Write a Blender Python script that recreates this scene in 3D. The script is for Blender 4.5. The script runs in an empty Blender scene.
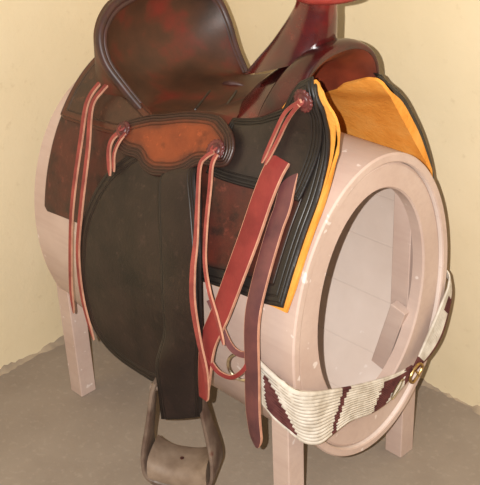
import bpy, math, random
from mathutils import Vector, Matrix
random.seed(4)
SC=bpy.context.scene; COL=SC.collection
BA,BB,BL,ZC=.2074,.29,.71273,.43189
NF=[(.03,.905),(.075,.893),(.112,.860),(.104,.82),(.098,.785),(.102,.745),(.124,.690),(.154,.640),(.185,.582),(.214,.52)]
FF=[(.03,.87),(.055,.845),(.079,.80),(.118,.765),(.148,.725),(.181,.673),(.210,.610),(.222,.56),(.226,.50)]
VM=.40
def _poly(P,t):
    ls=[math.dist(P[i],P[i+1]) for i in range(len(P)-1)];T=sum(ls);d=max(0,min(1,t))*T
    for i,l in enumerate(ls):
        if d<=l or i==len(ls)-1:
            f=d/l
            p0=P[max(i-1,0)];p1=P[i];p2=P[i+1];p3=P[min(i+2,len(P)-1)]
            return tuple(.5*(2*p1[k]+(p2[k]-p0[k])*f+(2*p0[k]-5*p1[k]+4*p2[k]-p3[k])*f*f+(3*p1[k]-p0[k]-3*p2[k]+p3[k])*f**3) for k in (0,1))
        d-=l
def side(x,v,off=0.0,s=-1):
    """point on the saddle's side surface; s=-1 near side, +1 far side; v runs down from the top line (metres)"""
    t=v/VM;ex=0
    if t>1: ex=v-VM;t=1
    def raw(t):
        th=math.radians(6+72*t)
        ry=(BA+.018)*math.sin(th);rz=ZC+(BB+.055)*math.cos(th)
        w=max(0,min(1,(x-.10)/.235));w=w*w*(3-2*w)
        fy,fz=_poly(NF if s<0 else FF,t)
        return ry*(1-w)+fy*w, rz*(1-w)+fz*w
    y,z=raw(t)
    a=raw(max(0,t-.02));b=raw(min(1,t+.02))
    dy,dz=b[0]-a[0],b[1]-a[1];l=math.hypot(dy,dz) or 1
    ny,nz=-dz/l,dy/l
    if ex>0:
        k=min(1,ex/.06);
        ny,nz=ny*(1-k)+k,nz*(1-k);y+=.006*k
        z-=ex
    return (x,s*(y+ny*off),z+nz*off)
WALL_A,WALL_B=(221,202,165),(229,211,177)
FLOOR_A,FLOOR_B=(140,126,112),(156,142,127)
PINK_A,PINK_B=(184,158,145),(202,179,166)
SUEDE_A,SUEDE_B,SUEDE_C=(206,128,48),(226,152,66),(232,172,92)
FLASH,CEIL,AMB=176,6,.2
V=Vector
def srgb(r,g,b):
    f=lambda c:(c/255/12.92) if c/255<=.04045 else ((c/255+.055)/1.055)**2.4
    return (f(r),f(g),f(b),1)
# ---------------------------------------------------------------- materials
class NT:
    def __init__(s,name,rough=.5,spec=.5):
        s.m=bpy.data.materials.new(name); s.m.use_nodes=True
        s.t=s.m.node_tree; s.b=s.t.nodes['Principled BSDF']
        s.b.inputs['Roughness'].default_value=rough
        s.b.inputs['Specular IOR Level'].default_value=spec
    def n(s,typ,**k):
        nd=s.t.nodes.new(typ)
        for a,v in k.items():
            if a in nd.inputs: nd.inputs[a].default_value=v
            else: setattr(nd,a,v)
        return nd
    def l(s,a,b): s.t.links.new(a,b)
    def co(s): return s.n('ShaderNodeTexCoord').outputs['Object']
    def noise(s,scale,detail=4,vec=None,rough=.55):
        nd=s.n('ShaderNodeTexNoise',Scale=scale,Detail=detail,Roughness=rough)
        s.l(vec or s.co(),nd.inputs['Vector']); return nd.outputs['Fac']
    def ramp(s,fac,stops,interp='LINEAR'):
        nd=s.n('ShaderNodeValToRGB'); cr=nd.color_ramp; cr.interpolation=interp
        while len(cr.elements)<len(stops): cr.elements.new(.5)
        for e,(p,c) in zip(cr.elements,stops):
            e.position=p; e.color=c if len(c)==4 else (*c,1)
        s.l(fac,nd.inputs['Fac']); return nd.outputs['Color']
    def mix(s,fac,a,b,mode='MIX'):
        nd=s.n('ShaderNodeMix',data_type='RGBA',blend_type=mode)
        for i,v in ((0,fac),(6,a),(7,b)):
            if hasattr(v,'is_output') : s.l(v,nd.inputs[i])
            else: nd.inputs[i].default_value=v
        return nd.outputs[2]
    def math(s,op,a,b=0.):
        nd=s.n('ShaderNodeMath',operation=op)
        for i,v in ((0,a),(1,b)):
            if hasattr(v,'is_output'): s.l(v,nd.inputs[i])
            else: nd.inputs[i].default_value=v
        return nd.outputs[0]
    def attr(s,name): return s.n('ShaderNodeAttribute',attribute_name=name).outputs['Fac']
    def color(s,c): s.l(c,s.b.inputs['Base Color'])
    def bump(s,h,strength=.3,dist=.002):
        nd=s.n('ShaderNodeBump',Strength=strength,Distance=dist)
        s.l(h,nd.inputs['Height']); s.l(nd.outputs['Normal'],s.b.inputs['Normal'])

def noisy(name,c1,c2,scale=20,rough=.5,spec=.5,bump=.2,bscale=200,c3=None,lo=.35,hi=.65):
    m=NT(name,rough,spec)
    stops=[(lo,srgb(*c1)),(hi,srgb(*c2))]
    if c3: stops.append((min(.98,hi+.12),srgb(*c3)))
    m.color(m.ramp(m.noise(scale),stops))
    if bump: m.bump(m.noise(bscale,2),bump,.001)
    return m.m
def tooled(name,c1,c2,cedge,band,lines,rough=.4,spec=.5,scale=12,soft=.006,lo=.35,hi=.65,front=None):
    """leather with a dark stained border and tooled lines at given distances (m) from the edge"""
    m=NT(name,rough,spec)
    base=m.ramp(m.noise(scale,6,rough=.65),[(lo,srgb(*c1)),(hi,srgb(*c2))])
    base=m.mix(m.ramp(m.noise(55,5,rough=.7),[(.58,(0,0,0)),(.72,(.35,.35,.35))]),base,srgb(*[min(255,int(c*1.6+18)) for c in c2]))
    base=m.mix(m.ramp(m.noise(24,4,rough=.6),[(.30,(.5,.5,.5)),(.42,(0,0,0))]),base,srgb(*[int(c*.55) for c in c1]))
    ed=m.attr('edge_distance')
    if front is not None:   # border stain only on the front part of the sheet
        sx=m.n('ShaderNodeSeparateXYZ'); m.l(m.co(),sx.inputs[0]); fr=m.n('ShaderNodeMapRange'); m.l(sx.outputs[0],fr.inputs[0])
        fr.inputs[1].default_value=front; fr.inputs[2].default_value=front-.04; fr.inputs[3].default_value=0; fr.inputs[4].default_value=.1
        ed=m.math('ADD',ed,fr.outputs[0])
    wob=m.math('ADD',ed,m.math('MULTIPLY',m.math('SUBTRACT',m.noise(30,3),.5),soft*2))
    f=m.n('ShaderNodeMapRange'); m.l(wob,f.inputs[0]); f.inputs[1].default_value=band-soft; f.inputs[2].default_value=band+soft
    col=m.mix(f.outputs[0],srgb(*cedge),base)
    g=None
    for d in lines:
        a=m.math('ABSOLUTE',m.math('SUBTRACT',ed,d))
        h=m.n('ShaderNodeMapRange'); m.l(a,h.inputs[0]); h.inputs[1].default_value=.0004; h.inputs[2].default_value=.0018
        g=h.outputs[0] if g is None else m.math('MULTIPLY',g,h.outputs[0])
    if g is not None:
        col=m.mix(m.math('MULTIPLY',m.math('SUBTRACT',1.0,g),.45),col,srgb(22,16,14))
        hgt=m.math('ADD',g,m.math('MULTIPLY',m.noise(160,2),.25))
        m.bump(hgt,.75,.0018)
    else: m.bump(m.noise(160,2),.2,.001)
    m.color(col)
    m.l(m.ramp(m.noise(9,4),[(.3,(rough*.8,)*3),(.7,(rough*1.25,)*3)]),m.b.inputs['Roughness'])
    return m.m

def wall_mat():
    m=NT('cream_plaster',.85,.2)
    c=m.ramp(m.noise(3,6),[(.3,srgb(*WALL_A)),(.7,srgb(*WALL_B))])
    c=m.mix(m.ramp(m.noise(45,5),[(.62,(0,0,0)),(.75,(.25,.25,.25))]),c,srgb(190,165,125))
    m.color(c)
    h=m.math('ADD',m.noise(9,5),m.math('MULTIPLY',m.noise(90,3),.25)); m.bump(h,.35,.006)
    return m.m
def floor_mat():
    m=NT('grey_concrete',.75,.25)
    c=m.ramp(m.noise(5,7),[(.3,srgb(*FLOOR_A)),(.7,srgb(*FLOOR_B))])
    c=m.mix(m.ramp(m.noise(70,5),[(.55,(0,0,0)),(.7,(.35,.35,.35))]),c,srgb(172,158,142))
    m.color(c); m.bump(m.noise(60,5),.3,.003)
    return m.m
def wood_paint():
    m=NT('pale_pink_painted_wood',.55,.35)
    c=m.ramp(m.noise(6,5),[(.3,srgb(*PINK_A)),(.7,srgb(*PINK_B))])
    mp=m.n('ShaderNodeMapping'); m.l(m.co(),mp.inputs[0]); mp.inputs['Scale'].default_value=(3,60,60)
    gr=m.noise(1.5,4,mp.outputs[0])
    c=m.mix(m.ramp(gr,[(.45,(0,0,0)),(.75,(.35,.35,.35))]),c,srgb(178,150,138))
    c=m.mix(m.ramp(m.noise(38,2),[(.70,(0,0,0)),(.73,(.7,.7,.7))]),c,srgb(225,212,205))
    m.color(c); m.bump(gr,.15,.001)
    return m.m
def stave_mat():
    m=NT('painted_staves',.6,.3)
    c=m.ramp(m.noise(6,5),[(.3,srgb(208,190,178)),(.7,srgb(224,208,198))])
    c=m.mix(m.ramp(m.noise(38,2),[(.70,(0,0,0)),(.73,(.7,.7,.7))]),c,srgb(225,212,205))
    a=m.attr('stave'); fr=m.math('FRACT',a)
    d=m.math('MINIMUM',fr,m.math('SUBTRACT',1.0,fr))
    g=m.n('ShaderNodeMapRange'); m.l(d,g.inputs[0]); g.inputs[1].default_value=.004; g.inputs[2].default_value=.02
    c=m.mix(g.outputs[0],m.mix(.1,c,srgb(120,95,85)),c)
    m.color(c); m.bump(g.outputs[0],.3,.001)
    return m.m
def suede_mat():
    m=NT('orange_suede',.95,.1)
    c=m.ramp(m.noise(14,6,rough=.65),[(.25,srgb(*SUEDE_A)),(.5,srgb(*SUEDE_B)),(.78,srgb(*SUEDE_C))])
    m.color(c); m.bump(m.noise(170,4),.5,.003)
    return m.m

def build_mats():
    M={}
    M['wall']=wall_mat(); M['floor']=floor_mat(); M['wood']=wood_paint(); M['stave']=stave_mat(); M['suede']=suede_mat()
    M['cove']=noisy('crumbling_plaster_edge',(146,130,112),(176,156,130),14,.85,.2,.4,90,(214,200,176),.35,.62)
    M['skirt']=tooled('dark_red_brown_skirting',(42,26,20),(78,34,25),(33,28,25),.030,[.006,.014,.027],.42,.45,front=.05)
    M['rjock']=tooled('brown_jockey_leather',(46,28,20),(72,41,27),(80,38,24),.014,[.005,.018],.38,.5,9)
    M['jockey']=tooled('orange_brown_tooled_leather',(98,42,22),(128,58,28),(56,33,26),.022,[.004,.0095,.015,.022],.4,.4,10,.010)
    M['fjock']=tooled('black_jockey_leather',(27,20,18),(44,33,28),(26,21,19),.02,[.004,.010,.016],.4,.5)
    M['fender']=tooled('black_fender_leather',(20,13,11),(44,30,25),(27,19,16),.014,[.010,.019,.023],.40,.42,11)
    M['strap']=tooled('dark_stirrup_leather',(24,14,13),(38,24,21),(25,17,15),.010,[.006,.011],.38,.42,13)
    m=NT('seat_leather',.46,.4)
    sc=m.ramp(m.noise(11,5),[(.3,srgb(50,33,22)),(.52,srgb(74,44,29)),(.70,srgb(108,38,28))])
    m.color(sc); m.bump(m.noise(120,3),.2,.001); M['seat']=m.m
    M['rim']=noisy('dark_cantle_binding',(48,27,23),(68,32,27),25,.5,.6,.1)
    m=NT('cherry_fork_leather',.2,.6)
    sc=m.ramp(m.noise(9,5),[(.3,srgb(34,15,15)),(.48,srgb(70,16,16)),(.68,srgb(122,14,12))])
    m.color(sc); m.bump(m.noise(90,3),.12,.001)
    m.b.inputs['Coat Weight'].default_value=.4; m.b.inputs['Coat Roughness'].default_value=.12; M['fork']=m.m
    M['welt']=noisy('dark_swell_leather',(36,17,16),(80,18,17),9,.22,.6,.1,160)
    M['cap']=noisy('red_horn_cap',(120,40,36),(150,58,50),20,.3,.5,.1)
    M['gullet']=noisy('red_brown_gullet_leather',(84,36,24),(120,52,34),14,.4,.5,.1)
    M['red']=noisy('red_latigo_leather',(112,38,36),(134,50,46),18,.5,.35,.15,260)
    M['maroon']=noisy('maroon_latigo_leather',(82,48,50),(106,62,60),18,.45,.4,.15,260)
    M['edge']=noisy('pale_cut_leather_edge',(176,124,102),(196,146,120),60,.7,.2,0)
    M['string']=noisy('red_string_leather',(120,52,48),(150,70,62),30,.55,.3,.1)
    M['rosette']=noisy('rosette_leather',(66,30,30),(104,46,44),60,.4,.5,.2)
    M['cord']=noisy('white_mohair_cord',(184,172,156),(214,205,192),40,.95,.1,.4,500)
    M['bcord']=noisy('brown_mohair_cord',(78,44,44),(104,62,58),40,.95,.1,.4,500)
    M['bind']=noisy('aged_stirrup_metal',(84,64,54),(122,104,90),26,.45,.5,.3,120,(98,54,40))
    M['tread']=noisy('worn_stirrup_tread',(112,92,76),(138,118,100),22,.6,.35,.3,90,(104,66,48))
    m=NT('brass',.3,.5); m.b.inputs['Metallic'].default_value=1; m.color(m.ramp(m.noise(50,3),[(.3,srgb(150,110,60)),(.7,srgb(205,175,120))])); M['brass']=m.m
    m=NT('nickel',.3,.5); m.b.inputs['Metallic'].default_value=1; m.color(m.ramp(m.noise(50,3),[(.3,srgb(180,165,135)),(.7,srgb(225,215,190))])); M['nickel']=m.m
    return M
# ---------------------------------------------------------------- mesh helpers
def link(name,verts,faces,mats,parent=None,smooth=True,mi=None,attrs=None,auto=None):
    me=bpy.data.meshes.new(name); me.from_pydata([tuple(v) for v in verts],[],faces); me.update()
    for m in (mats if isinstance(mats,(list,tuple)) else [mats]): me.materials.append(m)
    if mi:
        for p,i in zip(me.polygons,mi): p.material_index=i
    for p in me.polygons: p.use_smooth=smooth
    for k,vals in (attrs or {}).items():
        a=me.attributes.new(k,'FLOAT','POINT'); a.data.foreach_set('value',vals)
    o=bpy.data.objects.new(name,me); COL.objects.link(o)
    if parent: o.parent=parent; o.matrix_parent_inverse=Matrix.Translation(parent.location).inverted()
    if auto is not None: me.set_sharp_from_angle(angle=math.radians(auto))
    return o
class MB:
    def __init__(s): s.v=[];s.f=[];s.m=[]
    def add(s,v,f,mi=0):
        b=len(s.v); s.v+=[tuple(x) for x in v]; s.f+=[tuple(i+b for i in q) for q in f]; s.m+=(mi if isinstance(mi,list) else [mi]*len(f))
    def build(s,name,mats,parent=None,smooth=True,auto=40):
        return link(name,s.v,s.f,mats,parent,smooth,s.m,None,auto)
    def box(s,c,sz,mi=0,bev=0,R=None):
        x,y,z=[k/2 for k in sz]; b=bev
        if not b:
            vs=[V((i*x,j*y,k*z)) for i in(-1,1) for j in(-1,1) for k in(-1,1)]
            fs=[(0,1,3,2),(4,6,7,5),(0,4,5,1),(2,3,7,6),(0,2,6,4),(1,5,7,3)]
        else:
            # chamfered box: octagonal loops
            vs=[];fs=[]
            def loop(px,py,zz): return [V((sx*(px-(b if q else 0)),sy*(py-(0 if q else b)),zz)) for sx,sy,q in ((-1,-1,0),(-1,-1,1),(1,-1,1),(1,-1,0),(1,1,0),(1,1,1),(-1,1,1),(-1,1,0))]
            Ls=[loop(x-b,y-b,-z),loop(x,y,-z+b),loop(x,y,z-b),loop(x-b,y-b,z)]
            for L in Ls: vs+=L
            for k in range(3):
                for i in range(8): fs.append((k*8+i,k*8+(i+1)%8,(k+1)*8+(i+1)%8,(k+1)*8+i))
            fs.append(tuple(range(7,-1,-1))); fs.append(tuple(range(24,32)))
        if R: vs=[R@v for v in vs]
        s.add([v+V(c) for v in vs],fs,mi)
    def tube(s,pts,r,n=10,mi=0,closed=False,caps=True,flat=None):
        pts=[V(p) for p in pts]; N=len(pts); rr=r if isinstance(r,(list,tuple)) else [r]*N
        vs=[];fs=[]; up=None
        for i,p in enumerate(pts):
            t=(pts[(i+1)%N]-pts[i-1]) if closed else (pts[min(i+1,N-1)]-pts[max(i-1,0)])
            t.normalize()
            if up is None: up=V((0,0,1)) if abs(t.z)<.9 else V((1,0,0))
            a=(up-t*up.dot(t)).normalized(); up=a; b=t.cross(a)
            for k in range(n):
                an=2*math.pi*k/n; vs.append(p+(a*math.cos(an)+b*math.sin(an))*rr[i])
        for i in range(N if closed else N-1):
            j=(i+1)%N
            for k in range(n): fs.append((i*n+k,i*n+(k+1)%n,j*n+(k+1)%n,j*n+k))
        if caps and not closed: fs.append(tuple(range(n-1,-1,-1))); fs.append(tuple(range((N-1)*n,N*n)))
        s.add(vs,fs,mi)
    def loft(s,rows,mi=0,closed=False,caps=False):
        n=len(rows[0]); vs=[p for r in rows for p in r]; fs=[]
        for i in range(len(rows)-1):
            for k in range(n if closed else n-1):
                fs.append((i*n+k,i*n+(k+1)%n,(i+1)*n+(k+1)%n,(i+1)*n+k))
        if caps: fs.append(tuple(range(n-1,-1,-1))); fs.append(tuple(range((len(rows)-1)*n,len(rows)*n)))
        s.add(vs,fs,mi)
def cr(P,n=8,closed=False):
    """Catmull-Rom through tuples of any dimension"""
    out=[];N=len(P)
    g=lambda i:P[i%N] if closed else P[max(0,min(N-1,i))]
    for i in range(N if closed else N-1):
        p0,p1,p2,p3=g(i-1),g(i),g(i+1),g(i+2)
        for k in range(n):
            f=k/n
            out.append(tuple(.5*(2*b+(c-a)*f+(2*a-5*b+4*c-d)*f*f+(3*b-a-3*c+d)*f**3) for a,b,c,d in zip(p0,p1,p2,p3)))
    if not closed: out.append(tuple(P[-1]))
    return out
def patch(name,outline,fn,th,mats,parent,NU=70,NV=46,off=0.,axis=0,smooth=0,nob=.004):
    """leather sheet bounded by a closed (x,v) outline on surface fn(x,v,off); th = thickness"""
    P=cr(outline,smooth,True) if smooth else outline
    if not smooth:
        Q=[]
        for i in range(len(P)):
            a,b=P[i],P[(i+1)%len(P)]; k=max(1,int(math.dist(a,b)/.01))
            Q+=[(a[0]+(b[0]-a[0])*j/k,a[1]+(b[1]-a[1])*j/k) for j in range(k)]
        P=Q
    S=[(p[1],p[0]) if axis else p for p in P]; n=len(S)
    u0=min(p[0] for p in S);u1=max(p[0] for p in S)
    def seg(q):
        best=9
        for i in range(n):
            a,b=S[i],S[(i+1)%n]; dx,dy=b[0]-a[0],b[1]-a[1]; l=dx*dx+dy*dy
            t=max(0,min(1,((q[0]-a[0])*dx+(q[1]-a[1])*dy)/l)) if l else 0
            best=min(best,math.hypot(q[0]-a[0]-t*dx,q[1]-a[1]-t*dy))
        return best
    outer=[];inner=[];ed=[]
    for i in range(NU+1):
        c=.5-.5*math.cos(math.pi*i/NU); c=.6*c+.4*i/NU
        u=u0+(u1-u0)*(.0005+.999*c); hits=[]
        for k in range(n):
            a,b=S[k],S[(k+1)%n]
            if (a[0]-u)*(b[0]-u)<=0 and a[0]!=b[0]: hits.append(a[1]+(b[1]-a[1])*(u-a[0])/(b[0]-a[0]))
        v0,v1=(min(hits),max(hits)) if hits else (0,0)
        for j in range(NV+1):
            d=.5-.5*math.cos(math.pi*j/NV); d=.5*d+.5*j/NV; v=v0+(v1-v0)*d
            e=seg((u,v)); q=(v,u) if axis else (u,v)
            f=math.sqrt(min(1,e/nob)) if nob else 1
            outer.append(V(fn(q[0],q[1],off+th*(.35+.65*f)))); inner.append(V(fn(q[0],q[1],off))); ed.append(e)
    W=NV+1;T=len(outer);fs=[];mi=[]
    for i in range(NU):
        for j in range(NV):
            a=i*W+j; fs.append((a,a+1,a+W+1,a+W)); mi.append(0)
            fs.append((T+a,T+a+W,T+a+W+1,T+a+1)); mi.append(0)
    rim=[i*W for i in range(NU+1)]+[NU*W+j for j in range(1,W)]+[i*W+NV for i in range(NU-1,-1,-1)]+[j for j in range(NV-1,0,-1)]
    for k in range(len(rim)):
        a,b=rim[k],rim[(k+1)%len(rim)]; fs.append((a,b,T+b,T+a)); mi.append(1 if isinstance(mats,(list,tuple)) and len(mats)>1 else 0)
    return link(name,outer+inner,fs,mats,parent,True,mi,{'edge_distance':ed+ed},50)
def ribbon(name,pts,normals,width,th,mats,parent,sub=6,point=False,mb=None):
    """flat strap through 3D points; mats=[face, cut edge]"""
    N=len(pts); W=width if isinstance(width,(list,tuple)) else [width]*N
    Q=cr([(*p,*n,w) for p,n,w in zip(pts,normals,W)],sub)
    rows=[];M=len(Q)
    for i,q in enumerate(Q):
        p=V(q[:3]);nn=V(q[3:6]).normalized()
        t=(V(Q[min(i+1,M-1)][:3])-V(Q[max(i-1,0)][:3])).normalized()
        s=t.cross(nn).normalized(); nn=s.cross(t).normalized(); w=q[6]/2
        if point and i>=M-3: w*=(.85,.55,.2)[i-(M-3)]
        rows.append([p-s*w-nn*th/2,p-s*w+nn*th/2,p-s*w*.93+nn*th*.62,p+s*w*.93+nn*th*.62,p+s*w+nn*th/2,p+s*w-nn*th/2])
    fs=[];mi=[]
    pal=(1,1,0,1,1,0)
    for i in range(M-1):
        for k in range(6): fs.append((i*6+k,i*6+(k+1)%6,(i+1)*6+(k+1)%6,(i+1)*6+k)); mi.append(pal[k])
    fs.append((5,4,3,2,1,0)); b=(M-1)*6; fs.append(tuple(range(b,b+6))); mi+=[1,1]
    vs=[v for r in rows for v in r]
    if mb is not None: mb.add(vs,fs,mi); return
    return link(name,vs,fs,mats,parent,True,mi,None,35)
def empty(name,loc,label,cat):
    o=bpy.data.objects.new(name,None); COL.objects.link(o); o.location=loc; o['label']=label; o['category']=cat
    o.empty_display_size=.05; return o
near=lambda x,v,off=0.:side(x,v,off,-1)
far=lambda x,v,off=0.:side(x,v,off,1)
def on(l,off,s=-1):
    """3D points and outward normals for (x,v) or (x,v,off) entries"""
    P=[];Nn=[]
    for q in l:
        o=q[2] if len(q)>2 else off
        a=V(side(q[0],q[1],o,s)); b=V(side(q[0],q[1],o+.01,s)); P.append(a); Nn.append((b-a).normalized())
    return P,Nn
# ================================================================ build
M=build_mats()
# ---------------- room
def room():
    def plane(name,mat,fn,nx,ny):
        vs=[fn(i/nx,j/ny) for i in range(nx+1) for j in range(ny+1)]
        fs=[(i*(ny+1)+j,i*(ny+1)+j+1,(i+1)*(ny+1)+j+1,(i+1)*(ny+1)+j) for i in range(nx) for j in range(ny)]
        return vs,fs
    WX,WY=-.543,.378
    def solid(name,mat,lo,hi):
        mb=MB(); c=[(a+b)/2 for a,b in zip(lo,hi)]; mb.box(c,[b-a for a,b in zip(lo,hi)]); o=mb.build(name,mat,None,False,None); o['kind']='structure'; return o
    solid('floor',M['floor'],(WX-.1,-3.2,-.1),(3.4,WY+.1,0))
    solid('wall_left',M['wall'],(WX-.1,-3.2,0),(WX,WY+.1,2.6))
    solid('wall_back',M['wall'],(WX,WY,0),(3.4,WY+.1,2.6))
    # uneven plaster coving where the walls meet the floor
    def cove(name,p,q,n):
        p,q=V(p),V(q); L=(q-p).length; t=(q-p).normalized(); n=V(n); rows=[]; k=int(L/.01)
        for i in range(k+1):
            w=.006+.006*random.random()+.004*math.sin(i*.21)+.003*math.sin(i*.067)
            c=p+t*(L*i/k)
            rows.append([c+n*w*1.5+V((0,0,-.002)),c+n*w*.7+V((0,0,w*.45)),c+n*w*.2+V((0,0,w*1.0)),c+n*(-.002)+V((0,0,w*1.8))])
        mb=MB(); mb.loft(rows); o=mb.build(name,M['cove'],None,True,None); o['kind']='structure'
    cove('trim_1',(WX,-1.6,0),(WX,WY,0),(1,0,0))
    cove('trim_2',(WX,WY,0),(1.6,WY,0),(0,-1,0))
room()
# ---------------- stand
def stand():
    T=empty('saddle_stand',(0,0,0),'pale pink painted oval wooden barrel stand on square legs under the saddle','stand')
    N=120; X0,X1=-BL/2,BL/2
    def el(x,k,i,n=N,dz=0,ky=None):
        a=2*math.pi*i/n; return V((x,BA*(ky or k)*math.sin(a),ZC+dz+BB*k*math.cos(a)))
    th=.016; ka=1-th/BA; kb=1-th/BB
    def ring(x,t): return [V((x,(BA-t)*math.sin(2*math.pi*i/N),ZC+(BB-t)*math.cos(2*math.pi*i/N))) for i in range(N)]
    xs=[X0+(X1-X0)*k/16 for k in range(17)]
    rows=[ring(X0,th),ring(X0,.002),ring(X0+.002,0)]+[ring(x,0) for x in xs[1:-1]]+[ring(X1-.003,0),ring(X1,.003),ring(X1,th-.002),ring(X1-.002,th)]+[ring(x,th) for x in xs[-2:0:-1]]+[ring(X0,th)]
    mb=MB(); mb.loft(rows,closed=True)
    st=[]
    for r in rows: st+=[ (i/N*15+.3) for i in range(N)]
    # the attribute wraps from 22 to 0 at the last quad: whole number of staves keeps the seams even
    inner=[1 if k//N>=len(rows)-17 else 0 for k in range(len(mb.f))]
    link('barrel_shell',mb.v,mb.f,[M['wood'],M['stave']],T,True,inner,{'stave':st},40)
    # end rings: a board with an oval hole, recessed in the shell
    def ring_board(name,xa,xb,hy,hz,hc):
        mb=MB()
        def o(x,t): return [V((x,(BA-t)*math.sin(2*math.pi*i/N),ZC+(BB-t)*math.cos(2*math.pi*i/N))) for i in range(N)]
        def h(x,g): return [V((x,(hy+g)*math.sin(2*math.pi*i/N),hc+(hz+g)*math.cos(2*math.pi*i/N))) for i in range(N)]
        rows=[o(xa,th+.001),h(xa,.0),h(xb-.003,0),h(xb,.003),o(xb,th+.006),o(xb-.003,th+.001),o(xa,th+.001)]
        mb.loft(rows,closed=True); return mb.build(name,M['wood'],T,True,30)
    ring_board('end_ring',X1-.030,X1-.006,.140,.208,.452)
    ring_board('end_ring',X0+.006,X0+.030,.140,.208,.452)
    # legs
    def leg(x,y,top):
        mb=MB(); mb.box((x,y,top/2),(.04,.04,top),0,.0015); mb.build('leg',M['wood'],T,False,None)
    leg(.292,-.157,.60); leg(.297,.163,.60); leg(-.346+.0,-.155,.58) if False else leg(-.300,-.157,.60) if False else None
    leg(-.346,-.154,.30); leg(-.303,.168,.60)
    # diagonal brace inside
    a=V((.318,.122,.37)); b=V((.276,.122,.224)); d=(b-a); zz=d.normalized(); yy=V((0,1,0)); R=Matrix((yy.cross(zz),yy,zz)).transposed()
    mb=MB(); mb.box((a+b)/2,(.034,.02,d.length),0,.001,R); mb.build('brace',M['wood'],T,False,None)
    return T
stand()
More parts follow.
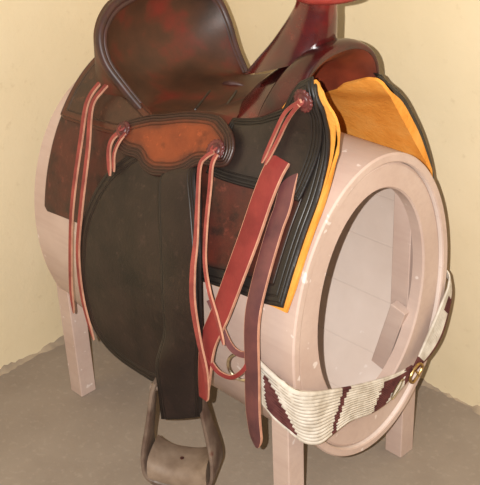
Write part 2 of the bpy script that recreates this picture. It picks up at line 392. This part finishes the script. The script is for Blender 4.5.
# ---------------- saddle
def saddle():
    T=empty('western_saddle',(0,0,.72),'dark brown and black leather western saddle with strings and red straps, on the pink stand','saddle')
    # linings
    def wav(P,amp,seed):
        random.seed(seed); out=[]
        for i in range(len(P)-1):
            a,b=P[i],P[i+1]; k=max(1,int(math.dist(a,b)/.008))
            for j in range(k): out.append((a[0]+(b[0]-a[0])*j/k+random.uniform(-amp,amp),a[1]+(b[1]-a[1])*j/k+random.uniform(-amp,amp)*.4))
        return out+[P[-1]]
    fe=wav([(.322,.07),(.345,.092),(.358,.128),(.357,.165),(.349,.195),(.350,.24),(.352,.28),(.350,.32),(.352,.388)],.0022,3)
    patch('suede_lining',[(-.275,.17),(.14,.17),(.22,.12),(.29,.075)]+fe+[(-.275,.395)],near,.005,M['suede'],T,90,60,.0,nob=0)
    fe2=wav([(.290,.058),(.300,.068),(.303,.12),(.302,.20),(.303,.28),(.303,.36)],.002,5)
    patch('suede_lining',[(-.275,.17),(.10,.17),(.17,.085),(.22,.062),(.27,.055)]+fe2+[(-.275,.36)],far,.006,M['suede'],T,90,60,.0,nob=0)
    # skirts
    patch('side_skirt',[(-.274,.17),(.14,.17),(.22,.125),(.325,.075),(.342,.105),(.343,.15),(.342,.24),(.342,.30),(.343,.383),(.306,.389),(.231,.388),(.1,.39),(-.15,.392),(-.213,.396),(-.268,.40),(-.278,.392)],near,.006,M['skirt'],T,110,80,.0055,nob=.003)
    patch('side_skirt',[(-.274,.17),(.10,.17),(.2,.10),(.285,.060),(.296,.075),(.299,.15),(.299,.24),(.300,.36),(-.268,.37)],far,.006,M['skirt'],T,90,60,.0115,nob=.003)
    # rear jockey goes over the top from side to side
    def over(x,v,off):
        s=-1 if v>=0 else 1
        return side(x,abs(v),off,s) if abs(v)>.03 else tuple((V(side(x,.03,off,-1))*(.03+v)+V(side(x,.03,off,1))*(.03-v))/.06)
    patch('rear_jockey',[(-.273,-.20),(-.10,-.20),(-.10,-.17),(-.17,-.13),(-.185,-.08),(-.185,.08),(-.17,.11),(-.10,.125),(-.06,.14),(-.02,.155),(-.04,.18),(-.108,.210),(-.1635,.2145),(-.2559,.2185),(-.270,.214)],over,.006,M['rjock'],T,110,60,.013,axis=1)
    # front jockey
    patch('front_jockey',[(.13,.10),(.21,.105),(.262,.10),(.295,.075),(.318,.070),(.334,.088),(.337,.12),(.331,.16),(.3235,.20),(.314,.247),(.26,.242),(.204,.232),(.166,.224),(.13,.215)],near,.005,M['fjock'],T,80,60,.0125)
    patch('front_jockey',[(.10,.12),(.21,.10),(.270,.058),(.286,.066),(.292,.16),(.28,.235),(.13,.215)],far,.005,M['fjock'],T,60,40,.0185)
    # fender
    def fend(x,v,off): return near(x,v,.020+off+.006*max(0,min(1,(v-.25)/.1)))
    F=[(-.02,.205),(-.0759,.261),(-.1,.298),(-.116,.333),(-.131,.372),(-.1393,.41),(-.1454,.46),(-.1475,.49),(-.1462,.5145),(-.136,.56),(-.1196,.593),(-.088,.617),(-.0487,.629),(.0,.632),(.045,.632),(.09,.62),(.15,.56),(.182,.50),(.182,.36),(.15,.27),(.12,.205)]
    patch('fender',cr(F[:15],3)+F[15:],fend,.006,M['fender'],T,110,90,0)
    # stirrup leather: lies on the fender, turns towards the front at its lower end
    Lx=[(.050,.238,.022),(.052,.256,None),(.068,.30,None),(.086,.3555,None),(.096,.4357,None),(.096,.50,None)]
    Rx=[(.122,.208,.022),(.128,.226,None),(.155,.28,None),(.177,.3353,None),(.1942,.4083,None),(.197,.465,None)]
    Lp=[V(near(x,v,_ or .031)) for x,v,_ in Lx]+[V((.0845,-.272,.34)),V((.0865,-.274,.28)),V((.0895,-.275,.222))]
    Rp=[V(near(x,v,_ or .031)) for x,v,_ in Rx]+[V((.186,-.252,.385)),V((.172,-.244,.315)),V((.1586,-.236,.243))]
    L=cr([tuple(p) for p in Lp],8); R=cr([tuple(p) for p in Rp],8)
    n=len(L); W=14; vs=[];ed=[];fs=[];up=[]
    H=[(V(a)+V(b))/2 for a,b in zip(L,R)]
    for lay in (1,0):
        for i in range(n):
            a,b=V(L[i]),V(R[i]); t=(V(H[min(i+1,n-1)])-V(H[max(i-1,0)])).normalized(); s=(b-a).normalized(); nn=s.cross(t)*1.0
            if nn.y>0: nn=-nn
            for j in range(W+1):
                f=j/W; e=min(f,1-f)*(b-a).length; e=min(e,(n-1-i)*.012+.0)
                vs.append(a+(b-a)*f+nn*(.005*lay*(min(1,math.sqrt(e/.003)) *.6+.4)+.004*4*f*(1-f))); ed.append(e)
    K=n*(W+1)
    for i in range(n-1):
        for j in range(W):
            q=i*(W+1)+j; fs.append((q,q+W+1,q+W+2,q+1)); fs.append((K+q,K+q+1,K+q+W+2,K+q+W+1))
    bd=[i*(W+1) for i in range(n)]+[(n-1)*(W+1)+j for j in range(1,W+1)]+[i*(W+1)+W for i in range(n-2,-1,-1)]+[j for j in range(W-1,0,-1)]
    for k in range(len(bd)):
        a,b=bd[k],bd[(k+1)%len(bd)]; fs.append((a,b,K+b,K+a))
    link('stirrup_leather',vs,fs,M['strap'],T,True,None,{'edge_distance':ed},50)
    # seat jockey
    def sj(x,v,off): return near(x,v,.028+off)
    J=[(-.0565,.168),(-.02,.150),(.004,.1424),(.045,.126),(.0847,.1155),(.115,.113),(.1408,.1232),(.166,.14),(.1803,.165),(.183,.185),(.1783,.2015),(.160,.206),(.1402,.2049),(.1203,.2083),(.1051,.2239),(.08,.238),(.0531,.2453),(.032,.250),(.0157,.2489),(.0,.245),(-.0073,.2398),(-.02,.234),(-.04,.236),(-.0591,.2344),(-.078,.229),(-.0888,.2207),(-.095,.21),(-.0929,.1994),(-.08,.183)]
    patch('seat_jockey',cr(J,3,True),sj,.006,M['jockey'],T,110,60,0)
    # seat: rows from near edge to far edge; (edge x,z,half width) (centre x,z)
    ST=[((-.177,.911,.004),(-.178,.911)),((-.175,.907,.050),(-.182,.897)),((-.170,.893,.102),(-.190,.868)),((-.157,.860,.141),(-.193,.828)),((-.138,.815,.151),(-.185,.787)),((-.107,.770,.140),(-.162,.755)),((-.071,.732,.130),(-.118,.739)),
        ((-.034,.736,.135),(-.060,.737)),((.010,.750,.134),(.0,.739)),((.050,.760,.124),(.04,.746)),((.085,.766,.116),(.072,.758)),((.115,.766,.110),(.10,.776)),((.14,.764,.104),(.13,.80))]
    rowsT=cr([(a[0],a[1],a[2],c[0],c[1]) for a,c in ST],7); rows=[]
    for i,(x,z,w,cx,cz) in enumerate(rowsT):
        r=[]
        for k in range(37):
            f=-1+2*k/36; y=math.sin(f*math.pi/2)*.55+f*.45
            g=abs(y)**2.4
            r.append(V((cx+(x-cx)*g,w*y,cz+(z-cz)*g)))
        rows.append(r)
    mb=MB(); mb.loft(rows)
    mb.loft([[r[0] for r in rows[42:]],[r[0]+V((0,-.006,-.03)) for r in rows[42:]]]); mb.loft([[r[-1] for r in rows[42:]],[r[-1]+V((0,.006,-.03)) for r in rows[42:]]])
    seat=mb.build('seat',M['seat'],T,True,60)
    # seat seams (raised welts) and the hand hole by the fork
    ms=MB()
    for q in ([(-.04,.003,.7385),(-.0147,-.037,.7395),(.012,-.075,.744),(.037,-.102,.753)],[(0,.031,.740),(.027,-.005,.745),(.0546,-.0415,.752),(.083,-.08,.757),(.1077,-.1126,.762)]):
        ms.tube(cr(q,6),.0017,6)
    ms.build('seam_welt',M['fjock'],seat)
    ms=MB(); ms.tube(cr([(-.052,.046,.737),(-.040,.050,.739),(-.025,.056,.740),(-.008,.062,.738)],5),[.001,.003,.004,.0045,.005,.0055,.006,.006,.0055,.005,.0045,.004,.003,.002,.0015,.001],8); ms.build('strap_slot',M['rim'],seat)
    # cantle: binding along the rim, back panel down to the rear jockey
    rim=[(a[0],-a[2],a[1]) for a,c in ST[6:0:-1]]+[(-.177,0,.911)]+[(a[0],a[2],a[1]) for a,c in ST[1:7]]
    rp=cr(rim,8); n=len(rp)
    cant=MB(); R=[]
    for i,p in enumerate(rp):
        f=abs(i-(n-1)/2)/((n-1)/2); p=V(p); w=math.sin(math.pi*min(1,(1-f)*1.0+.06)/2)
        y=p.y; bk=V((-.030*(1-f**6)-.004,0,-.006)); y*=.86+.16*f**6; base=V((-.235+.175*f**3,y,ZC+.372*math.sqrt(max(0.03,1-(y/.236)**2))-.002))
        q=p+bk; q.y*=.93+.07*f**4
        R.append([p,p+bk*.5+V((0,0,.006)),q+V((0,0,-.004))]+[q.lerp(base,k/6)+V((-.0,0,0)) for k in range(1,7)])
    cant.loft(R); cb=cant.build('cantle_back',M['seat'],T,True,60)
    mb=MB(); rws=[]
    for i,p in enumerate(rp):
        p=V(p); t=(V(rp[min(i+1,n-1)])-V(rp[max(i-1,0)])).normalized(); inw=(V((-.14,0,.80))-p); inw=(inw-t*inw.dot(t)).normalized(); fn_=t.cross(inw).normalized()
        if fn_.x<0: fn_=-fn_
        e=.7+.3*math.sin(math.pi*i/(n-1))
        prof=[(.016,.000),(.0145,.0018),(.010,.0024),(.0080,.0010),(.0062,.0024),(.003,.0042),(-.002,.0042),(-.0058,.001),(-.0066,-.005),(-.004,-.010),(.004,-.008)]
        rws.append([p+inw*a*e+fn_*b for a,b in prof])
    mb.loft(rws,closed=True,caps=True); mb.build('cantle_binding',M['rim'],T,True,60)
    # fork (swell) : arches from back to front
    def arch(top,base,w,ex=2.2,n=28,cy=0,dz=0):
        out=[]
        for k in range(n+1):
            a=math.pi*(k/n)-math.pi/2; c=math.cos(a); s=math.sin(a)
            yy=math.copysign(abs(s)**(2/ex),s); hh=abs(c)**(2/ex)
            out.append(V((base[0]+(top[0]-base[0])*hh,cy+w*yy,base[1]+(top[1]-base[1])*hh)))
        return out
    FS=[((.075,.748),(.125,.728),.108,2.0),((.105,.785),(.150,.735),.112,2.0),((.140,.820),(.175,.748),.112,2.0),((.180,.846),(.195,.760),.110,2.05),((.215,.856),(.215,.775),.107,2.1),((.240,.852),(.24,.79),.101,2.1)]
    fr=cr([(a[0],a[1],b[0],b[1],w,e) for a,b,w,e in FS],5)
    mb=MB(); mb.loft([arch((q[0],q[1]),(q[2],q[3]),q[4],q[5]) for q in fr])
    fork=mb.build('fork',M['fork'],T,True,60)
    # front roll of the swell
    RO=[((.222,.856),(.185,.762),.109,2.1),((.229,.879),(.195,.768),.1135,2.1),((.243,.888),(.220,.783),.1095,2.15),((.258,.891),(.248,.797),.1035,2.2),((.269,.889),(.266,.806),.099,2.25),((.275,.884),(.276,.811),.094,2.3),((.274,.877),(.275,.814),.088,2.3)]
    mb=MB(); mb.loft([arch((q[0],q[1]),(q[2],q[3]),q[4],q[5]) for q in cr([(a[0],a[1],b[0],b[1],w,e) for a,b,w,e in RO],4)]); mb.build('swell_roll',M['welt'],T,True,60)
    GU=[((.274,.877),(.275,.812),.088,2.3),((.262,.866),(.266,.803),.079,2.3),((.235,.850),(.24,.792),.075,2.3),((.19,.832),(.20,.778),.072,2.3),((.13,.79),(.14,.75),.068,2.3)]
    mb=MB(); mb.loft([arch((q[0],q[1]),(q[2],q[3]),q[4],q[5]) for q in cr([(a[0],a[1],b[0],b[1],w,e) for a,b,w,e in GU],4)]); mb.build('gullet',M['gullet'],T,True,60)
    # horn
    HS=[(.84,.1675,.0825,.072,.36),(.86,.180,.072,.056,.28),(.8815,.1945,.0595,.045,.19),(.904,.207,.049,.037,.08),(.924,.216,.041,.033,.02),(.942,.222,.035,.030,0),(.962,.2275,.0345,.030,0)]
    mb=MB(); hr=cr(HS,4); mb.loft([[V((cx+rx*math.cos(2*math.pi*k/32),ry*math.sin(2*math.pi*k/32),z+sl*rx*math.cos(2*math.pi*k/32))) for k in range(32)] for z,cx,rx,ry,sl in hr],closed=True,caps=True)
    horn=mb.build('horn',M['fork'],T,True,60)
    mb=MB(); rows_=[]
    for r,z in ((.030,-.010),(.046,-.009),(.054,-.004),(.057,.003),(.055,.010),(.046,.016),(.028,.019),(.008,.020)):
        rows_.append([V((.252+r*1.08*math.cos(2*math.pi*k/40)+.0*z,r*math.sin(2*math.pi*k/40),.967+z+.10*r*math.cos(2*math.pi*k/40))) for k in range(40)])
    mb.loft(rows_,closed=True,caps=True); mb.build('horn_cap',M['cap'],horn,True,60)
    # rosettes with saddle strings
    def rosette(x,v,off,r,s=-1):
        c=V(side(x,v,off,s)); n_=(V(side(x,v,off+.01,s))-c).normalized(); a=n_.cross(V((0,0,1))).normalized(); b=n_.cross(a)
        mb=MB(); K=96; rows=[]
        def ringp(rad,h,sc=0): return [c+(a*math.cos(2*math.pi*k/K)+b*math.sin(2*math.pi*k/K))*(rad*(1+sc*abs(math.sin(8*2*math.pi*k/K))))+n_*h for k in range(K)]
        mb.loft([ringp(r,0,.12),ringp(r,.0025,.12),ringp(r*.86,.0042,.05),ringp(r*.66,.0032),ringp(r*.56,.005),ringp(r*.3,.0058),ringp(.0005,.0058)],closed=True)
        o=mb.build('rosette',M['rosette'],T,True,60)
        # knot
        kb=MB()
        for q in range(2):
            sgn=1 if q else -1
            kb.tube(cr([tuple(c+n_*h+a*(aa*sgn)+b*bb) for aa,bb,h in ((.005,-.004,.004),(.003,.002,.0075),(-.002,.003,.008),(-.004,-.001,.006))],5),.0021,8)
        kb.build('knot',M['string'],o)
        return c,n_
    rosette(.3165,.092,.021,.0165)
    rosette(.150,.177,.0345,.0165); rosette(-.070,.197,.0345,.0145)
    sm=[M['string'],M['edge']]
    def string(l,off,w=.009,th=.0035,name='saddle_string',mats=sm,point=True,tilt=None):
        P,Nn=on(l,off)
        if tilt is not None: Nn=[(n_+V(tilt)).normalized() for n_ in Nn]
        return ribbon(name,P,Nn,w,th,mats,T,6,point)
    # from the middle rosette
    string([(0.1558, 0.1825), (0.144, 0.1932), (0.1392, 0.209), (0.1543, 0.2544), (0.1729, 0.3206), (0.178, 0.364), (0.1853, 0.4117), (0.1997, 0.4713), (0.2114, 0.5316), (0.2117, 0.5895)],0.043,[0.0065, 0.0065, 0.0065, 0.0065, 0.009, 0.011, 0.012, 0.011, 0.009, 0.007])
    string([(0.164, 0.1856), (0.1624, 0.2048), (0.1727, 0.2399), (0.188, 0.3027), (0.2004, 0.3495), (0.2194, 0.3858), (0.2415, 0.4249), (0.2591, 0.4607)],0.044,[0.0065, 0.0065, 0.0065, 0.0065, 0.0065, 0.0065, 0.0065, 0.0065])
    string([(0.3197, 0.0906), (0.297, 0.0959), (0.2757, 0.1061), (0.251, 0.154), (0.241, 0.1967)],0.03,[0.0058, 0.0058, 0.0058, 0.0058, 0.0058])
    string([(0.3159, 0.0935), (0.3002, 0.1005), (0.2806, 0.1203), (0.2616, 0.1577), (0.248, 0.1999)],0.031,[0.0058, 0.0058, 0.0058, 0.0058, 0.0058])
    string([(-0.066, 0.1985), (-0.0844, 0.2145), (-0.0856, 0.2383), (-0.0649, 0.2779)],0.036,[0.008, 0.0085, 0.0085, 0.0085])
    string([(-0.0582, 0.2005), (-0.0666, 0.2192), (-0.0681, 0.2427), (-0.0561, 0.2688)],0.037,[0.005, 0.005, 0.005, 0.005])
    string([(-0.172, 0.108), (-0.1875, 0.132), (-0.1911, 0.1754), (-0.1692, 0.2415), (-0.1586, 0.3269), (-0.1596, 0.3965), (-0.1739, 0.5123), (-0.1768, 0.5767)],0.033,[0.009, 0.009, 0.0095, 0.0095, 0.0095, 0.009, 0.0085, 0.007])
    string([(-0.158, 0.115), (-0.168, 0.142), (-0.1720, 0.1803), (-0.1405, 0.2525), (-0.1298, 0.353), (-0.1376, 0.4355), (-0.1365, 0.5294), (-0.1167, 0.6112)],0.035,[0.009, 0.009, 0.0095, 0.0095, 0.0095, 0.009, 0.0085, 0.007])
    # latigos
    lm=[M['red'],M['edge']]; mm=[M['maroon'],M['edge']]
    P,Nn=on([(.262,.188,.016),(.2585,.212),(.2547,.253),(.254,.3042),(.2478,.3549),(.2306,.4198),(.2078,.4791,.03),(.1983,.5434,.034),(.1917,.5984,.034)],.022)
    ribbon('latigo_strap',P,Nn,[.040,.041,.041,.041,.040,.038,.034,.029,.020],.0045,lm,T,7,False)
    P,Nn=on([(.284,.200,.012),(.2865,.2218),(.2909,.26),(.2909,.2919),(.2925,.3607),(.2955,.4217,.02),(.2965,.512,.02),(.2945,.595,.02),(.3015,.665,.02)],.016)
    ribbon('latigo_strap',P,Nn,[.030,.031,.031,.031,.031,.031,.032,.032,.026],.004,mm,T,7,True)
    # looped latigo ends below the skirt
    def thin(pp,w,mats=lm,name='latigo_loop',t=.0035): 
        ribbon(name,[V(p) for p in pp],[V((.45,-.85,.25))]*len(pp),w,t,mats,T,7,False)
    for l,w,m_ in LOOPS: thin(on([q[:3] for q in l],.02)[0],w,m_)
    # rigging ring and buckle
    c=V(side(*RING,-1)); mb=MB()
    nn=V((.3,-.9,.1)).normalized(); a=nn.cross(V((0,0,1))).normalized(); b=nn.cross(a)
    mb.tube([c+(a*math.cos(2*math.pi*k/32)+b*math.sin(2*math.pi*k/32))*.024 for k in range(32)],.0028,8,closed=True); mb.build('cinch_ring',M['nickel'],T)
    # stirrup
    C=V((.1115,-.253,0)); wd=V((.85,.53,0)).normalized(); dd=V((.53,-.85,0)).normalized()
    pr=[(-.036,.300,.020),(-.044,.275,.026),(-.050,.24,.034),(-.057,.20,.044),(-.0635,.165,.056),(-.066,.135,.068),(-.062,.108,.076),(-.044,.094,.080),(0,.090,.082)]
    pr=pr+[(-w_,z,d) for w_,z,d in pr[-2::-1]]; pr=cr(pr,6); n=len(pr); rows=[]
    for i,(w_,z,d) in enumerate(pr):
        a=pr[max(i-1,0)];b=pr[min(i+1,n-1)]; t=V((b[0]-a[0],b[1]-a[1])).normalized(); nn=V((-t.y,t.x)); h=.0045+.002*(abs(w_)<.05 and z<.2)
        def P(k,e): return C+wd*(w_+nn.x*k)+V((0,0,z+nn.y*k))+dd*e
        rows.append([P(h,-d/2+.003),P(h,d/2-.003),P(h*.5,d/2),P(-h*.6,d/2),P(-h,d/2-.004),P(-h,-d/2+.004),P(-h*.6,-d/2),P(h*.5,-d/2)])
    mb=MB(); mb.loft(rows,closed=True,caps=True); st=mb.build('stirrup',M['bind'],T,True,40)
    # wooden tread seat inside the hoop
    mb=MB(); rows=[]
    for k in range(17):
        f=-1+k/8; w_=.056*f; zt=.128+.020*abs(f)**3; rows.append([C+wd*w_+dd*e+V((0,0,z)) for e,z in ((-.038,.096+.01*f*f),(-.038,zt-.003),(-.033,zt),(0,zt+.001),(.026,zt-.002),(.036,zt-.010),(.040,zt-.020),(.040,.096+.01*f*f))])
    mb.loft(rows,closed=True,caps=True); mb.build('tread',M['tread'],st,True,40)
    mb=MB(); mb.tube([C+dd*.0+V((0,0,.127)),C+V((0,0,.1295))],.004,10); mb.build('tread_nail',M['rim'],st)
    mb=MB(); mb.tube([C-wd*.042+V((0,0,.285)),C+wd*.042+V((0,0,.285))],.006,10)
    for s in(-1,1): mb.tube([C+wd*s*.040+V((0,0,.285)),C+wd*s*.047+V((0,0,.285))],.009,10)
    mb.build('bolt',M['bind'],st)
    return T
LOOPS=[([(.20,.50,.030),(.215,.515,.034),(.235,.53,.034),(.262,.53,.03),(.283,.505,.02),(.285,.47,.012)],.0075,[M['red'],M['edge']]),
       ([(.20,.41,.020),(.222,.44,.020),(.245,.475,.02),(.262,.49,.016),(.285,.487,.012)],.011,[M['maroon'],M['edge']]),
       ]
RING=(.262,.52,.012)
saddle()
# ---------------- cinch
def cinch():
    # stations: upper edge point, lower edge point
    k=1
    St=[((.270,-.2192,.424),(.270,-.2050,.325)),((.300,-.2185,.410),(.300,-.1950,.290)),((.335,-.2185,.399),(.335,-.188,.272)),((.362,-.214,.390),(.360,-.184,.264)),
        ((.3745,-.190,.378),(.373,-.165,.258)),((.3745,-.140,.355),(.373,-.132,.258)),((.373,-.080,.330),(.373,-.085,.258)),((.372,-.02,.308),(.372,-.02,.240)),((.371,.045,.288),(.371,.038,.240)),((.370,.092,.280),(.370,.092,.258))]
    mb=MB(); NS=15
    L=cr([(*a,*b) for a,b in St],10); n=len(L)
    def brown(u,v):   # u 0..1 along, v 0..1 down
        def tri(u0,w0,u1,w1,va,vb,lean=0):
            if not va<=v<=vb: return False
            f=(v-va)/(vb-va); c=u0+(u1-u0)*f; w=w0+(w1-w0)*f; return abs(u-c)<w
        return tri(.115,.016,.17,.105,.12,.90) or tri(.63,.018,.59,.014,.0,.50) or tri(.59,.014,.55,.018,.5,1.0) or (tri(.90,.075,.80,.035,.12,1.0)) or u>.935
    for s in range(NS):
        pts=[];
        for i in range(n):
            a,b=V(L[i][:3]),V(L[i][3:]); f=(s+.5)/NS; p=a+(b-a)*f
            pts.append(p)
        vs0=len(mb.f); rad=[ (V(L[i][:3])-V(L[i][3:])).length/NS*.62 for i in range(n)]
        mb.tube(pts,[max(.0022,r) for r in rad],6)
        for fi in range(vs0,len(mb.f)):
            i=min(n-1,(fi-vs0)//6); 
            if brown(i/(n-1)+random.uniform(-.006,.006),(s+.5)/NS): mb.m[fi]=1
    T=mb.build('cinch_band',[M['cord'],M['bcord']],None,True,60)
    T.name='cinch'; T['label']='white corded cinch with brown woven triangles and a brass buckle, draped round the barrel end'; T['category']='cinch'
    # upper tail beyond the buckle
    mb=MB(); St2=[((.369,.098,.272),(.369,.105,.262)),((.367,.125,.300),(.367,.150,.272)),((.366,.150,.330),(.366,.183,.295)),((.365,.178,.365),(.364,.205,.335)),((.362,.205,.400),(.360,.219,.375)),((.345,.222,.415),(.345,.226,.395)),((.30,.2255,.425),(.30,.2255,.400))]
    L=cr([(*a,*b) for a,b in St2],8); n=len(L)
    for s in range(8):
        pts=[V(q[:3]).lerp(V(q[3:]),(s+.5)/8) for q in L]; b0=len(mb.f)
        mb.tube(pts,[max(.002,(V(q[:3])-V(q[3:])).length/8*.62) for q in L],6)
        for fi in range(b0,len(mb.f)):
            i=min(n-1,(fi-b0)//6); u=i/(n-1)
            if u<.10 or s==7 or (.48<u<.60 and s>2) : mb.m[fi]=1
    mb.build('cinch_tail',[M['cord'],M['bcord']],T,True,60)
    mb=MB(); c=V((.374,.100,.262)); a=V((0,.82,.57)); b=V((0,-.57,.82))
    mb.tube([c+a*x+b*y for x,y in cr([(-.018,-.008),(-.016,.008),(0,.012),(.016,.008),(.018,-.008),(0,-.012)],5,True)],.0028,8,closed=True)
    mb.tube([c-b*.011+V((.003,0,0)),c+b*.013+V((.004,0,0))],.002,6)
    mb.build('buckle',M['brass'],T)
    mb=MB(); c=V((.374,.045,.255)); mb.tube([c+V((0,.016*math.cos(t*math.pi/12),.008*math.sin(t*math.pi/12)+.012*math.cos(t*math.pi/12))) for t in range(24)],.0015,6,closed=True); mb.build('keeper_ring',M['nickel'],T)
cinch()
# ---------------- camera and light
CL=V((1.28908,-1.18981,1.39458)); YAW,PIT,ROL,FPX=2.38644,.49868,-.04446,1036.711
fw=V((math.cos(YAW)*math.cos(PIT),math.sin(YAW)*math.cos(PIT),-math.sin(PIT)))
rr=fw.cross(V((0,0,1))).normalized(); uu=rr.cross(fw)
r2=rr*math.cos(ROL)+uu*math.sin(ROL); u2=-rr*math.sin(ROL)+uu*math.cos(ROL)
cam=bpy.data.cameras.new('camera'); co=bpy.data.objects.new('camera',cam); COL.objects.link(co)
Mx=Matrix((r2,u2,-fw)).transposed().to_4x4(); Mx.translation=CL; co.matrix_world=Mx
cam.sensor_fit='VERTICAL'; cam.sensor_height=24; cam.lens=FPX*24/485; cam.clip_start=.02
SC.camera=co
def lamp(name,kind,loc,energy,color,size=.1,aim=None):
    l=bpy.data.lights.new(name,kind); l.energy=energy; l.color=color
    if kind=='AREA': l.size=size
    else: l.shadow_soft_size=size
    o=bpy.data.objects.new(name,l); COL.objects.link(o); o.location=loc
    if aim is not None: o.rotation_euler=(V(aim)-V(loc)).to_track_quat('-Z','Y').to_euler()
    return o
lamp('camera_flash','POINT',CL-r2*.052+u2*.012,FLASH,(1,.97,.93),.004)
lamp('ceiling_lamp','AREA',(1.2,-.9,2.5),CEIL,(1,.93,.82),1.6,(0,0,.3))
w=bpy.data.worlds.new('room_air'); SC.world=w; w.use_nodes=True
w.node_tree.nodes['Background'].inputs[0].default_value=(1,.96,.90,1)
w.node_tree.nodes['Background'].inputs[1].default_value=AMB
vs=SC.view_settings; vs.view_transform='Standard'; vs.look='None'; vs.gamma=1; vs.use_curve_mapping=False; vs.exposure=0
